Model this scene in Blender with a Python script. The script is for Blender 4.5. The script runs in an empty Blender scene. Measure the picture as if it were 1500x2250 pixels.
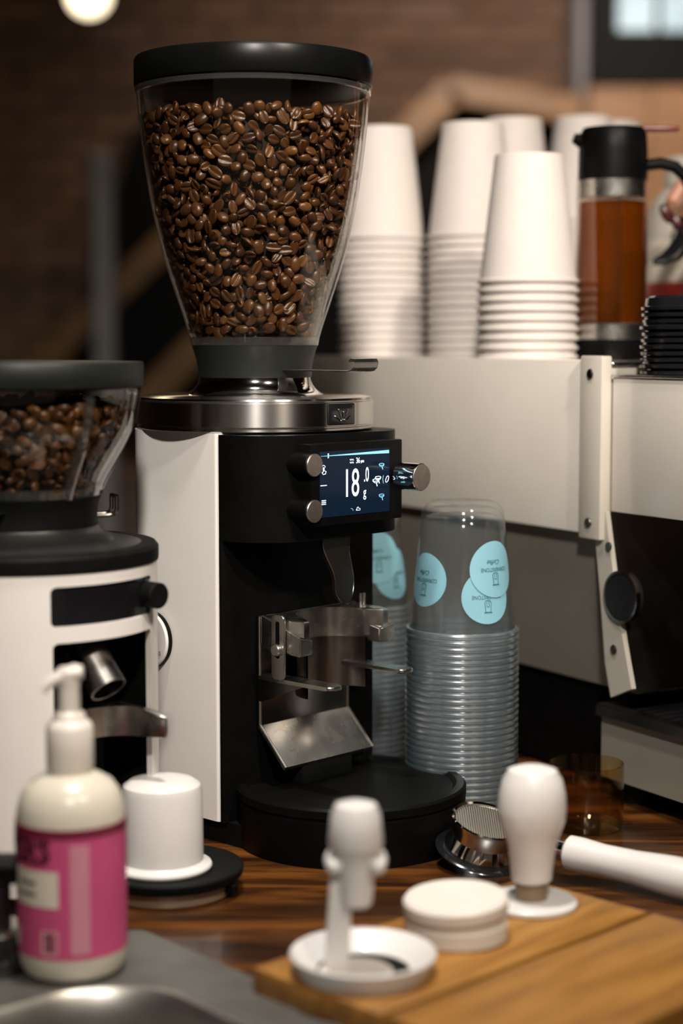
import bpy, bmesh, math, random
import numpy as np
from mathutils import Vector, Matrix, Euler
random.seed(7); rng = np.random.default_rng(11)
PI = math.pi; R = math.radians
sc = bpy.context.scene
C = sc.collection

# ------------------------------------------------------------------ camera
F = 3900.0; CZ = 0.405                       # focal length in pixels of the 1500x2250 frame; eye height over the counter (counter top is z = 0)
TH = math.atan(375 / F)
cam_d = bpy.data.cameras.new('camera'); cam = bpy.data.objects.new('camera', cam_d); C.objects.link(cam)
cam.location = (0, 0, CZ); cam.rotation_euler = (PI / 2 - TH, 0, 0)
cam_d.sensor_fit = 'VERTICAL'; cam_d.sensor_height = 36.0; cam_d.lens = F / 2250 * 36
cam_d.dof.use_dof = True; cam_d.dof.focus_distance = 1.42; cam_d.dof.aperture_fstop = 2.5
cam_d.clip_start = 0.05
sc.camera = cam

# ------------------------------------------------------------------ world, lamps, exposure
w = bpy.data.worlds.new('world'); sc.world = w; w.use_nodes = True
w.node_tree.nodes['Background'].inputs[0].default_value = (1.0, 0.80, 0.62, 1)
w.node_tree.nodes['Background'].inputs[1].default_value = 0.06
def lamp(name, loc, target, power, size, col, spread=180):
    d = bpy.data.lights.new(name, 'AREA'); d.shape = 'DISK'; d.size = size; d.energy = power; d.color = col; d.spread = R(spread)
    o = bpy.data.objects.new(name, d); C.objects.link(o); o.location = loc
    o.rotation_euler = (Vector(target) - Vector(loc)).to_track_quat('-Z', 'Y').to_euler()
    return o
lamp('ceiling_spot', (0.05, -0.40, 1.62), (0.02, 1.70, 0.55), 6.0, 0.16, (1.0, 0.92, 0.84), 54)
lamp('ceiling_spot', (0.80, 0.15, 1.62), (0.0, 1.65, 0.5), 4.8, 0.12, (1.0, 0.88, 0.74), 64)
lamp('ceiling_spot', (-0.05, 1.08, 1.62), (0.02, 1.15, 0.0), 2.8, 0.12, (1.0, 0.94, 0.88), 60)
lamp('ceiling_spot', (0.35, 3.3, 1.62), (1.0, 6.0, 1.1), 12, 0.3, (1.0, 0.84, 0.74), 80)
vs = sc.view_settings; vs.view_transform = 'Standard'; vs.look = 'None'; vs.exposure = 0.0; vs.gamma = 1.0; vs.use_curve_mapping = False
try:
    sc.cycles.transparent_max_bounces = 56; sc.cycles.max_bounces = 8; sc.cycles.glossy_bounces = 4; sc.cycles.diffuse_bounces = 3
    sc.cycles.use_light_tree = False; sc.cycles.use_denoising = True; sc.cycles.sample_clamp_indirect = 4.0
except Exception: pass

# ------------------------------------------------------------------ materials
def nt(name):
    m = bpy.data.materials.new(name); m.use_nodes = True
    n = m.node_tree.nodes; return m, n, m.node_tree.links, n['Principled BSDF']
def mat(name, col, rough=0.4, metal=0.0, var=0.06, scale=40, bump=0.0, coat=0.0, emit=None, es=1.0, spec=0.5, sss=0.0, rvar=0.06):
    m, n, l, p = nt(name)
    tc = n.new('ShaderNodeTexCoord'); no = n.new('ShaderNodeTexNoise'); no.inputs['Scale'].default_value = scale; no.inputs['Detail'].default_value = 4
    l.new(tc.outputs['Object'], no.inputs['Vector'])
    r = n.new('ShaderNodeValToRGB')
    r.color_ramp.elements[0].position = 0.3; r.color_ramp.elements[1].position = 0.7
    r.color_ramp.elements[0].color = (*[c * (1 - var) for c in col], 1); r.color_ramp.elements[1].color = (*[min(1, c * (1 + var)) for c in col], 1)
    l.new(no.outputs['Fac'], r.inputs[0]); l.new(r.outputs[0], p.inputs['Base Color'])
    mr = n.new('ShaderNodeMapRange'); mr.inputs[3].default_value = max(0.01, rough - rvar * 0.5); mr.inputs[4].default_value = min(1, rough + rvar * 0.5)
    l.new(no.outputs['Fac'], mr.inputs[0]); l.new(mr.outputs[0], p.inputs['Roughness'])
    p.inputs['Metallic'].default_value = metal; p.inputs['Coat Weight'].default_value = coat; p.inputs['Coat Roughness'].default_value = 0.08
    p.inputs['Specular IOR Level'].default_value = spec
    if sss: p.inputs['Subsurface Weight'].default_value = sss; p.inputs['Subsurface Radius'].default_value = (.01, .006, .004)
    if bump:
        b = n.new('ShaderNodeBump'); b.inputs['Strength'].default_value = bump; b.inputs['Distance'].default_value = 0.001
        l.new(no.outputs['Fac'], b.inputs['Height']); l.new(b.outputs[0], p.inputs['Normal'])
    if emit:
        p.inputs['Emission Color'].default_value = (*emit, 1); p.inputs['Emission Strength'].default_value = es
    return m
def clear(name, tint=(1, 1, 1), rough=0.03, refl=1.0, ior=1.45, milky=0.0, milk=(1, 1, 1)):
    m, n, l, p = nt(name); n.remove(p); out = n['Material Output']
    t = n.new('ShaderNodeBsdfTransparent'); t.inputs[0].default_value = (*tint, 1)
    g = n.new('ShaderNodeBsdfGlossy'); g.inputs['Roughness'].default_value = rough
    lw = n.new('ShaderNodeLayerWeight'); lw.inputs[0].default_value = .5; pw = n.new('ShaderNodeMath'); pw.operation = 'POWER'; pw.inputs[1].default_value = 4.0; l.new(lw.outputs['Facing'], pw.inputs[0])
    f = n.new('ShaderNodeMath'); f.operation = 'MULTIPLY_ADD'; f.inputs[1].default_value = .9; f.inputs[2].default_value = .04; l.new(pw.outputs[0], f.inputs[0])   # Fresnel falloff, same from both sides of a thin wall
    no = n.new('ShaderNodeTexNoise'); no.inputs['Scale'].default_value = 60
    mr = n.new('ShaderNodeMapRange'); mr.inputs[3].default_value = refl * 0.92; mr.inputs[4].default_value = refl * 1.08; l.new(no.outputs['Fac'], mr.inputs[0])
    mu = n.new('ShaderNodeMath'); mu.operation = 'MULTIPLY'; mu.use_clamp = True; l.new(f.outputs[0], mu.inputs[0]); l.new(mr.outputs[0], mu.inputs[1])
    a = n.new('ShaderNodeMixShader'); l.new(mu.outputs[0], a.inputs[0]); l.new(t.outputs[0], a.inputs[1]); l.new(g.outputs[0], a.inputs[2])
    last = a
    if milky:
        d = n.new('ShaderNodeBsdfDiffuse'); d.inputs[0].default_value = (*milk, 1)
        b = n.new('ShaderNodeMixShader'); b.inputs[0].default_value = milky; l.new(a.outputs[0], b.inputs[1]); l.new(d.outputs[0], b.inputs[2]); last = b
    l.new(last.outputs[0], out.inputs[0]); return m
def wood(name, c1, c2, c3, rough, scale, rot, stretch=14, coat=0.0, coord='Object'):
    m, n, l, p = nt(name)
    tc = n.new('ShaderNodeTexCoord'); mp = n.new('ShaderNodeMapping'); mp.inputs['Rotation'].default_value = (0, 0, rot); mp.inputs['Scale'].default_value = (1, stretch, stretch)
    mp.vector_type = 'TEXTURE' if False else 'POINT'
    l.new(tc.outputs[coord], mp.inputs[0])
    a = n.new('ShaderNodeTexNoise'); a.inputs['Scale'].default_value = scale; a.inputs['Detail'].default_value = 6; a.inputs['Distortion'].default_value = 0.6; l.new(mp.outputs[0], a.inputs[0])
    b = n.new('ShaderNodeTexNoise'); b.inputs['Scale'].default_value = scale * 7; b.inputs['Detail'].default_value = 3; l.new(mp.outputs[0], b.inputs[0])
    mx = n.new('ShaderNodeMath'); mx.operation = 'MULTIPLY_ADD'; mx.inputs[1].default_value = 0.25; l.new(b.outputs['Fac'], mx.inputs[0]); l.new(a.outputs['Fac'], mx.inputs[2])
    r = n.new('ShaderNodeValToRGB'); e = r.color_ramp.elements
    e[0].position = 0.46; e[0].color = (*c1, 1); e[1].position = 0.80; e[1].color = (*c3, 1); k = e.new(0.62); k.color = (*c2, 1)
    l.new(mx.outputs[0], r.inputs[0]); l.new(r.outputs[0], p.inputs['Base Color'])
    bp = n.new('ShaderNodeBump'); bp.inputs['Strength'].default_value = 0.08; bp.inputs['Distance'].default_value = 0.001; l.new(mx.outputs[0], bp.inputs['Height']); l.new(bp.outputs[0], p.inputs['Normal'])
    p.inputs['Roughness'].default_value = rough; p.inputs['Coat Weight'].default_value = coat; p.inputs['Coat Roughness'].default_value = 0.12
    return m
def byobj(name, cols, rough, scale, bump=0.3, spec=0.5, var=0.25, coat=0):
    m, n, l, p = nt(name)
    oi = n.new('ShaderNodeObjectInfo'); r = n.new('ShaderNodeValToRGB'); e = r.color_ramp.elements
    e[0].color = (*cols[0], 1); e[1].color = (*cols[-1], 1)
    for i, c in enumerate(cols[1:-1]): k = e.new((i + 1) / (len(cols) - 1)); k.color = (*c, 1)
    ge = n.new('ShaderNodeNewGeometry'); ad = n.new('ShaderNodeMath'); ad.operation = 'ADD'; fr = n.new('ShaderNodeMath'); fr.operation = 'FRACT'
    l.new(oi.outputs['Random'], ad.inputs[0]); l.new(ge.outputs['Random Per Island'], ad.inputs[1]); l.new(ad.outputs[0], fr.inputs[0]); l.new(fr.outputs[0], r.inputs[0])
    tc = n.new('ShaderNodeTexCoord'); no = n.new('ShaderNodeTexNoise'); no.inputs['Scale'].default_value = scale; no.inputs['Detail'].default_value = 4; l.new(tc.outputs['Object'], no.inputs[0])
    mr = n.new('ShaderNodeMapRange'); mr.inputs[3].default_value = 1 - var; mr.inputs[4].default_value = 1 + var; l.new(no.outputs['Fac'], mr.inputs[0])
    mm = n.new('ShaderNodeVectorMath'); mm.operation = 'SCALE'; l.new(r.outputs[0], mm.inputs[0]); l.new(mr.outputs[0], mm.inputs['Scale'])
    l.new(mm.outputs[0], p.inputs['Base Color']); p.inputs['Roughness'].default_value = rough; p.inputs['Specular IOR Level'].default_value = spec; p.inputs['Coat Weight'].default_value = coat
    b = n.new('ShaderNodeBump'); b.inputs['Strength'].default_value = bump; b.inputs['Distance'].default_value = 0.001; l.new(no.outputs['Fac'], b.inputs['Height']); l.new(b.outputs[0], p.inputs['Normal'])
    return m
M = {}
M['white'] = mat('white_lacquer', (.72, .69, .66), .38, var=.02, scale=25, coat=.15)
M['white_gloss'] = mat('white_gloss', (.60, .56, .50), .22, var=.03, scale=12, coat=.5)
M['white_grey'] = mat('white_enamel', (.50, .46, .40), .3, var=.04, scale=12, coat=.3)
M['grey_gloss'] = mat('grey_gloss', (.20, .185, .155), .2, var=.05, scale=12, coat=.4)  # one darker grey for the lower panel and drip tray
M['strip'] = mat('strip_enamel', (.36, .335, .29), .35, var=.04, scale=12)
M['paper'] = mat('white_paper', (.57, .52, .485), .7, var=.02, scale=60, bump=.05)
M['plastic_white'] = mat('white_plastic', (.62, .60, .58), .34, var=.02, scale=30, coat=.2)
M['plastic_cream'] = mat('cream_plastic', (.64, .59, .53), .4, var=.03, scale=30)
M['soap_body'] = mat('soap_plastic', (.56, .52, .43), .3, var=.05, scale=20, sss=.1)
M['black'] = mat('black_satin', (.0028, .0028, .0028), .42, spec=.08, var=.2, scale=60)
M['black_matte'] = mat('black_rubber', (.004, .0043, .004), .6, spec=.08, var=.2, scale=90, bump=.05)
M['black_gloss'] = mat('black_gloss', (.008, .008, .009), .16, var=.2, scale=20, coat=.4)
M['lid_black'] = mat('lid_black', (.0028, .003, .0028), .3, spec=.12, var=.2, scale=30)
M['rubber_green'] = mat('dark_rubber', (.009, .0105, .009), .45, var=.15, scale=30, spec=.25)
M['cap_metal'] = mat('dark_cap', (.03, .031, .029), .36, metal=.5, var=.1, scale=50)
M['chrome'] = mat('chrome', (.72, .70, .68), .07, metal=1, var=.03, scale=30, rvar=.04)
M['steel'] = mat('brushed_steel', (.50, .48, .45), .26, metal=1, var=.12, scale=60, rvar=.18)
M['basin'] = mat('basin_steel', (.52, .50, .46), .38, metal=1, var=.08, scale=40)
M['steel_dark'] = mat('dark_steel', (.22, .20, .18), .24, metal=1, var=.15, scale=25, rvar=.15)
M['steel_deck'] = mat('sink_deck_steel', (.17, .165, .15), .45, metal=.7, var=.1, scale=40)
M['button'] = mat('button_steel', (.42, .37, .34), .34, metal=1, var=.1, scale=200)
M['bronze'] = mat('bronze_dark', (.010, .007, .005), .3, metal=.3, var=.3, scale=30)
M['screen'] = mat('screen_glow', (.004, .008, .016), .1, emit=(.0008, .005, .013), es=1.0, spec=.2)
M['ui_white'] = mat('screen_white', (.5, .5, .5), .4, emit=(.75, .90, 1.0), es=2.0)
M['ui_cyan'] = mat('screen_cyan', (.2, .4, .5), .4, emit=(.10, .45, .65), es=1.2)
M['clear'] = clear('clear_hopper', (.95, .94, .92), .03, 1.25)
M['clear_thin'] = clear('clear_rim', (.80, .80, .80), .06, 1.6, milky=.02, milk=(.8, .78, .75))
M['cup_clear'] = clear('clear_cup', (.988, .992, .994), .08, .5, milky=.006, milk=(.7, .88, .95))
M['cup_rim'] = clear('clear_cup_rim', (.93, .96, .98), .21, 5.5, milky=.035, milk=(.62, .82, .92))
M['amber_glass'] = clear('amber_glass', (.93, .82, .60), .03, 1.2)
M['tea'] = clear('tea', (.52, .25, .03), .05, 1.0, milky=.12, milk=(.28, .10, .008))
M['carafe_glass'] = clear('carafe_glass', (.95, .9, .85), .03, 1.2)
M['counter'] = wood('walnut_top', (.009, .0035, .0015), (.042, .014, .0035), (.15, .052, .009), .28, 4.0, R(-22), 9, coat=.35)
M['board'] = wood('oak_board', (.20, .083, .012), (.27, .120, .018), (.33, .155, .028), .45, 9.0, 0, 8)
M['rail_wood'] = wood('rail_wood', (.13, .055, .004), (.18, .078, .006), (.23, .10, .009), .5, 3.0, 0, 8)
M['wall_wood'] = wood('panel_wood', (.17, .085, .03), (.24, .12, .045), (.30, .16, .06), .5, 2.0, 0, 6)
M['pink'] = mat('pink_label', (.54, .075, .195), .42, var=.06, scale=30)
M['pink_light'] = mat('pale_pink', (.58, .24, .31), .42, var=.05, scale=30)
M['pink_dark'] = mat('dark_magenta', (.16, .012, .035), .42, var=.1, scale=30)
M['label_ink'] = mat('dark_label_ink', (.055, .006, .014), .5, var=.1, scale=30)
M['label_white'] = mat('label_cream', (.66, .60, .50), .5, var=.03, scale=30)
M['ink'] = mat('grey_ink', (.13, .09, .07), .6, var=.1, scale=30)
M['ink_blue'] = mat('teal_ink', (.035, .12, .14), .6, var=.1, scale=60)
M['sticker'] = mat('blue_sticker', (.20, .42, .51), .45, var=.03, scale=30)
M['bean'] = byobj('coffee_bean', [(.042, .016, .0055), (.065, .025, .008), (.09, .036, .011), (.055, .021, .007), (.14, .058, .016)], .34, 420, .25, var=.3)
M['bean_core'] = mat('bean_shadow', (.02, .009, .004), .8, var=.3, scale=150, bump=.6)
M['brick'] = byobj('red_brick', [(.20, .115, .07), (.26, .15, .095), (.16, .095, .06), (.30, .185, .13)], .85, 22, .5, var=.3)
M['mortar'] = mat('mortar', (.20, .15, .12), .9, var=.15, scale=30, bump=.4)
M['skin'] = mat('skin', (.42, .20, .13), .45, var=.06, scale=60, sss=.15)
M['nail'] = mat('nail_polish', (.05, .008, .01), .3, var=.1)
M['red'] = mat('red_plastic', (.11, .008, .008), .35, var=.1)
M['label_red'] = mat('red_label', (.45, .035, .02), .5, var=.1)
M['jug'] = mat('jug_white', (.42, .39, .34), .45, var=.05)
M['green'] = mat('green_plastic', (.01, .06, .03), .4, var=.1)
M['tan'] = mat('tan_metal', (.24, .17, .11), .4, metal=.3, var=.1)
M['floor'] = mat('floor_concrete', (.10, .085, .07), .6, var=.2, scale=4)
M['plaster'] = mat('plaster_brown', (.16, .11, .08), .85, var=.15, scale=4, bump=.2)
M['ceiling'] = mat('ceiling_dark', (.06, .048, .04), .9, var=.15, scale=4)
M['window'] = mat('window_daylight', (.3, .4, .45), .4, emit=(.42, .60, .66), es=.4, var=.2, scale=6)
M['frame_dark'] = mat('dark_frame', (.005, .005, .005), .7, var=.15, scale=8, spec=.1)
M['post'] = mat('grey_post', (.30, .29, .28), .6, var=.15, scale=8)
M['pillar'] = mat('grey_pillar', (.19, .18, .18), .8, var=.15, scale=8)
M['bulb'] = mat('bulb_glass', (1, .9, .7), .4, emit=(1.0, .82, .55), es=3.0)
def aniso():
    m = mat('turned_chrome', (.60, .58, .56), .22, metal=1, var=.05, scale=8, rvar=.06); n = m.node_tree.nodes; l = m.node_tree.links; p = n['Principled BSDF']
    t = n.new('ShaderNodeTangent'); t.direction_type = 'RADIAL'; t.axis = 'Z'; l.new(t.outputs[0], p.inputs['Tangent']); p.inputs['Anisotropic'].default_value = .9; p.inputs['Anisotropic Rotation'].default_value = .25; return m
M['turned'] = aniso()
def mesh_mat():
    m, n, l, p = nt('perforated_steel')
    tc = n.new('ShaderNodeTexCoord'); v = n.new('ShaderNodeTexVoronoi'); v.voronoi_dimensions = '2D'; v.inputs['Scale'].default_value = 560; v.inputs['Randomness'].default_value = 0.0
    l.new(tc.outputs['Object'], v.inputs[0]); r = n.new('ShaderNodeValToRGB'); r.color_ramp.elements[0].position = .34; r.color_ramp.elements[1].position = .44
    r.color_ramp.elements[0].color = (.02, .016, .012, 1); r.color_ramp.elements[1].color = (.42, .39, .34, 1); l.new(v.outputs['Distance'], r.inputs[0]); l.new(r.outputs[0], p.inputs['Base Color'])
    p.inputs['Roughness'].default_value = .4; p.inputs['Metallic'].default_value = .7; return m
M['perforated'] = mesh_mat()

for k_ in ('ui_white', 'ui_cyan', 'screen', 'window', 'bulb'):      # small glowing faces: seen, not sampled as lamps
    try: M[k_].cycles.emission_sampling = 'NONE'
    except Exception: M[k_].cycles.sample_as_light = False

# ------------------------------------------------------------------ helpers
def at(u, v, Y):                              # real point that a spot of the photo shows, at depth Y
    dx = (u - 750) / F; dz = (1125 - v) / F; c, s = math.cos(TH), math.sin(TH)
    t = Y / (c + s * dz); return Vector((dx * t, Y, CZ + (-s + c * dz) * t))
def obj(name, bm, m, parent=None, sharp=35, keep=None):
    if keep: me = keep
    else:
        me = bpy.data.meshes.new(name); bm.normal_update(); bm.to_mesh(me); bm.free()
        for p in me.polygons: p.use_smooth = True
        me.set_sharp_from_angle(angle=R(sharp))
        me.materials.append(M[m] if isinstance(m, str) else m)
    o = bpy.data.objects.new(name, me); C.objects.link(o)
    if parent: o.parent = parent
    return o
def empty(name, loc=(0, 0, 0), rz=0):
    o = bpy.data.objects.new(name, None); C.objects.link(o); o.location = loc; o.rotation_euler = (0, 0, rz); o.empty_display_size = .02; return o
def tag(o, label, cat, group=None, kind=None):
    o['label'] = label; o['category'] = cat
    if group: o['group'] = group
    if kind: o['kind'] = kind
    return o
def struct(o): o['kind'] = 'structure'; return o
def NB(): return bmesh.new()
def lathe(bm, prof, seg=64, mx=None, close=False, a0=0, a1=2 * PI):
    full = abs(a1 - a0 - 2 * PI) < 1e-6; n = seg if full else seg + 1; rows = []
    pr = list(prof) + ([prof[0]] if close else [])
    for (r, z) in pr:
        if r < 1e-7: rows.append([bm.verts.new((0, 0, z))])
        else: rows.append([bm.verts.new((r * math.cos(a0 + (a1 - a0) * i / seg), r * math.sin(a0 + (a1 - a0) * i / seg), z)) for i in range(n)])
    vs_ = [v for row in rows for v in row]
    for A, B in zip(rows, rows[1:]):
        for i in range(seg):
            j = (i + 1) % n
            try:
                if len(A) == 1 and len(B) == 1: continue
                if len(A) == 1: bm.faces.new((A[0], B[j], B[i]))
                elif len(B) == 1: bm.faces.new((A[i], A[j], B[0]))
                else: bm.faces.new((A[i], A[j], B[j], B[i]))
            except ValueError: pass
    if mx is not None: bmesh.ops.transform(bm, matrix=mx, verts=vs_)
    bmesh.ops.recalc_face_normals(bm, faces=bm.faces); return bm
def box(bm, x0, x1, y0, y1, z0, z1, bev=0.0, seg=2, mx=None):
    r = bmesh.ops.create_cube(bm, size=1.0); v = r['verts']
    for q in v: q.co = ((x0 + x1) / 2 + q.co.x * (x1 - x0), (y0 + y1) / 2 + q.co.y * (y1 - y0), (z0 + z1) / 2 + q.co.z * (z1 - z0))
    if mx is not None: bmesh.ops.transform(bm, matrix=mx, verts=v)
    if bev:
        es = list({e for q in v for e in q.link_edges}); bmesh.ops.bevel(bm, geom=es, offset=bev, segments=seg, affect='EDGES', profile=.5)
    return bm
def rrect(x0, x1, y0, y1, rs, n=10):          # corners: (x0,y0),(x1,y0),(x1,y1),(x0,y1)
    if not isinstance(rs, (list, tuple)): rs = [rs] * 4
    cs = [((x0, y0), 1, 1, PI), ((x1, y0), -1, 1, 1.5 * PI), ((x1, y1), -1, -1, 0), ((x0, y1), 1, -1, .5 * PI)]; out = []
    for (c, sx, sy, a), r in zip(cs, rs):
        if r <= 0: out.append(c); continue
        for i in range(n + 1): t = a + .5 * PI * i / n; out.append((c[0] + sx * r + r * math.cos(t), c[1] + sy * r + r * math.sin(t)))
    return out
def prism(bm, pts, z0, z1, bev=0.0, seg=2, mx=None):
    lo = [bm.verts.new((x, y, z0)) for x, y in pts]; hi = [bm.verts.new((x, y, z1)) for x, y in pts]; n = len(pts)
    f1 = bm.faces.new(hi); f0 = bm.faces.new(lo[::-1]); caps = set(f1.edges) | set(f0.edges)
    for i in range(n): bm.faces.new((lo[i], lo[(i + 1) % n], hi[(i + 1) % n], hi[i]))
    if bev: bmesh.ops.bevel(bm, geom=list(caps), offset=bev, segments=seg, affect='EDGES', profile=.5)
    if mx is not None: bmesh.ops.transform(bm, matrix=mx, verts=bm.verts)
    bmesh.ops.recalc_face_normals(bm, faces=bm.faces); return bm
def tube(bm, path, rad, seg=12, cap=True, flat=1.0):
    P = [Vector(p) for p in path]; n = len(P); rad = rad if isinstance(rad, (list, tuple)) else [rad] * n; rows = []; up = None
    for i in range(n):
        t = (P[min(i + 1, n - 1)] - P[max(i - 1, 0)]).normalized()
        if up is None: up = Vector((0, 0, 1)) if abs(t.z) < .9 else Vector((1, 0, 0))
        s = t.cross(up).normalized(); up = s.cross(t).normalized()
        rows.append([bm.verts.new(P[i] + (s * math.cos(2 * PI * k / seg) + up * math.sin(2 * PI * k / seg) * flat) * rad[i]) for k in range(seg)])
    for A, B in zip(rows, rows[1:]):
        for k in range(seg): bm.faces.new((A[k], A[(k + 1) % seg], B[(k + 1) % seg], B[k]))
    if cap: bm.faces.new(rows[0]); bm.faces.new(rows[-1])
    bmesh.ops.recalc_face_normals(bm, faces=bm.faces); return bm
def cyl(bm, p0, p1, r, seg=32, bev=0.0):
    p0 = Vector(p0); p1 = Vector(p1); L = (p1 - p0).length; q = (p1 - p0).to_track_quat('Z', 'Y').to_matrix().to_4x4()
    prof = [(0, 0), (r - bev, 0), (r, bev), (r, L - bev), (r - bev, L), (0, L)] if bev else [(0, 0), (r, 0), (r, L), (0, L)]
    return lathe(bm, prof, seg, Matrix.Translation(p0) @ q)
def cylmap(o, r, ang, z, flip=1):             # wrap a flat mesh (x, y) on a cylinder about local z
    for v in o.data.vertices:
        x, y, h = v.co; a = ang + flip * x / r; v.co = ((r + h) * math.cos(a), (r + h) * math.sin(a), z + y)
def text(name, s, size, m, parent=None, mx=None, sx=1.0, ext=.0002, align='CENTER', shear=0.0, bold=0.0):
    cu = bpy.data.curves.new(name, 'FONT'); cu.body = s; cu.size = size; cu.extrude = ext; cu.align_x = align; cu.align_y = 'CENTER'; cu.shear = shear; cu.resolution_u = 3; cu.offset = bold
    t = bpy.data.objects.new(name, cu); C.objects.link(t); dg = bpy.context.evaluated_depsgraph_get()
    me = bpy.data.meshes.new_from_object(t.evaluated_get(dg)); bpy.data.objects.remove(t); bpy.data.curves.remove(cu)
    me.transform(Matrix.Diagonal((sx, 1, 1, 1)))
    if mx is not None: me.transform(mx)
    me.materials.clear(); me.materials.append(M[m]); o = bpy.data.objects.new(name, me); C.objects.link(o)
    if parent: o.parent = parent
    return o
def boolean(o, cutters):
    dg = bpy.context.evaluated_depsgraph_get()
    for c in cutters:
        md = o.modifiers.new('cut', 'BOOLEAN'); md.operation = 'DIFFERENCE'; md.object = c; md.solver = 'EXACT'
    dg.update(); me = bpy.data.meshes.new_from_object(o.evaluated_get(dg)); o.modifiers.clear(); o.data = me
    for c in cutters: bpy.data.objects.remove(c)
    for p in me.polygons: p.use_smooth = True
    me.set_sharp_from_angle(angle=R(35))
def T(x, y, z): return Matrix.Translation((x, y, z))
ORD = ['topmost', 'second', 'third', 'fourth', 'fifth', 'sixth', 'seventh', 'eighth', 'ninth', 'tenth', 'eleventh', 'twelfth', 'thirteenth', 'fourteenth', 'fifteenth', 'sixteenth', 'seventeenth', 'eighteenth', 'nineteenth', 'twentieth',
       'twenty-first', 'twenty-second', 'twenty-third', 'twenty-fourth', 'twenty-fifth', 'twenty-sixth', 'twenty-seventh', 'twenty-eighth', 'twenty-ninth', 'thirtieth', 'thirty-first', 'thirty-second', 'thirty-third', 'thirty-fourth']
def nth(i): return 'topmost' if i == 0 else ORD[i] + ' from the top'

# ------------------------------------------------------------------ the room
def slab(name, m, *a): return struct(obj(name, box(NB(), *a), m))
slab('floor', 'floor', -3, 3.2, -2.5, 6.3, -1.0, -.92)
slab('ceiling', 'ceiling', -3, 3.2, -2.5, 6.3, 1.75, 1.85)
slab('wall_left', 'plaster', -3.1, -3, -2.5, 6.3, -.92, 1.75)
slab('wall_right', 'plaster', 3.2, 3.3, -2.5, 6.3, -.92, 1.75)
wb = slab('wall_back', 'mortar', -3, 3.2, 6.1, 6.3, -.92, 1.75)
bm = box(NB(), -.107, .107, -.03, .03, -.031, .031, .006, 1); first = None; k = 0
for j in range(24):
    z = -.05 + j * .074
    for i in range(11):
        x = -1.42 + i * .226 + (.113 if j % 2 else 0)
        if x > 1.0: continue
        if first is None: o = obj('brick', bm, 'brick', wb); first = o
        else: o = first.copy(); C.objects.link(o)
        o.location = (x + random.uniform(-.003, .003), 6.085 + random.uniform(-.008, .006), z + random.uniform(-.002, .002)); o.rotation_euler = (0, random.uniform(-.012, .012), random.uniform(-.02, .02))
# corner pillar, dark window bay and the timber wall on the right
a = at(1290, 0, 5.4); slab('trim_1', 'pillar', a.x - .035, a.x + .03, 5.35, 5.6, -.92, 1.75); a = at(1297, 0, 5.0) - Vector((.03, 0, 0))
tw = slab('wall_timber', 'wall_wood', a.x + .03, 3.2, 5.0, 5.1, -.92, at(1400, 185, 5.0).z)
for i in range(9):
    x0 = a.x + .04 + i * .16; struct(obj('plank', box(NB(), x0, x0 + .154, 4.985, 5.0, -.9, at(1400, 190, 4.985).z, .002, 1), 'wall_wood', tw))
z0 = at(1400, 188, 5.0).z; zw = at(1400, 72, 5.0).z; xw = at(1352, 0, 5.0).x
wd = struct(empty('window_1', (xw, 5.0, z0)))
obj('window_frame', box(NB(), a.x + .03 - xw, 2.0, -.03, .06, 0, zw - z0), 'frame_dark', wd)
obj('window_frame', box(NB(), a.x + .03 - xw, 0, -.03, .06, zw - z0, 1.75 - z0), 'frame_dark', wd)
for i in range(6):
    obj('pane', box(NB(), i * .12 + .004, i * .12 + .116, .02, .03, zw - z0, 1.75 - z0), 'window', wd)
    obj('glazing_bar', box(NB(), i * .12 + .112, i * .12 + .124, 0, .04, zw - z0, 1.75 - z0), 'frame_dark', wd)
# staircase in the distance: timber stringers, dark infill, grey post
st = tag(empty('staircase', (0, 5.2, 0)), 'dark staircase with timber rails rising behind the tall hopper', 'staircase')
def beam(name, p, q, hw, th, m, parent):
    p = Vector(p) - Vector((0, 5.2, 0)); q = Vector(q) - Vector((0, 5.2, 0)); d = (q - p); L = d.length
    mx = Matrix.Translation(p) @ d.to_track_quat('X', 'Z').to_matrix().to_4x4(); return obj(name, box(NB(), 0, L, -th, th, -hw, hw, .004, 1, mx), m, parent)
beam('handrail', at(300, 900, 5.2), at(995, 195, 5.2), .045, .03, 'rail_wood', st)
beam('handrail', at(985, 195, 5.2), at(1275, 245, 5.2), .04, .03, 'rail_wood', st)
beam('stringer', at(60, 830, 5.3), at(640, 270, 5.3), .04, .03, 'rail_wood', st)
pl = [at(150, 900, 5.35), at(150, 760, 5.35), at(290, 300, 5.35), at(420, 120, 5.35), at(640, 330, 5.35), at(900, 330, 5.35), at(1000, 220, 5.35), at(1250, 260, 5.35), at(1250, 900, 5.35)]
bm = NB(); prism(bm, [(p.x, p.z) for p in pl], 0, .03); bmesh.ops.transform(bm, matrix=T(0, .18, 0) @ Matrix.Rotation(PI / 2, 4, 'X'), verts=bm.verts); obj('infill_panel', bm, 'frame_dark', st)
p0 = at(232, 780, 5.1); p1 = at(232, 340, 5.1); obj('post', box(NB(), p0.x - .03, p0.x + .03, -.13, -.07, -.92, p1.z, .005, 1), 'post', st)
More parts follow.
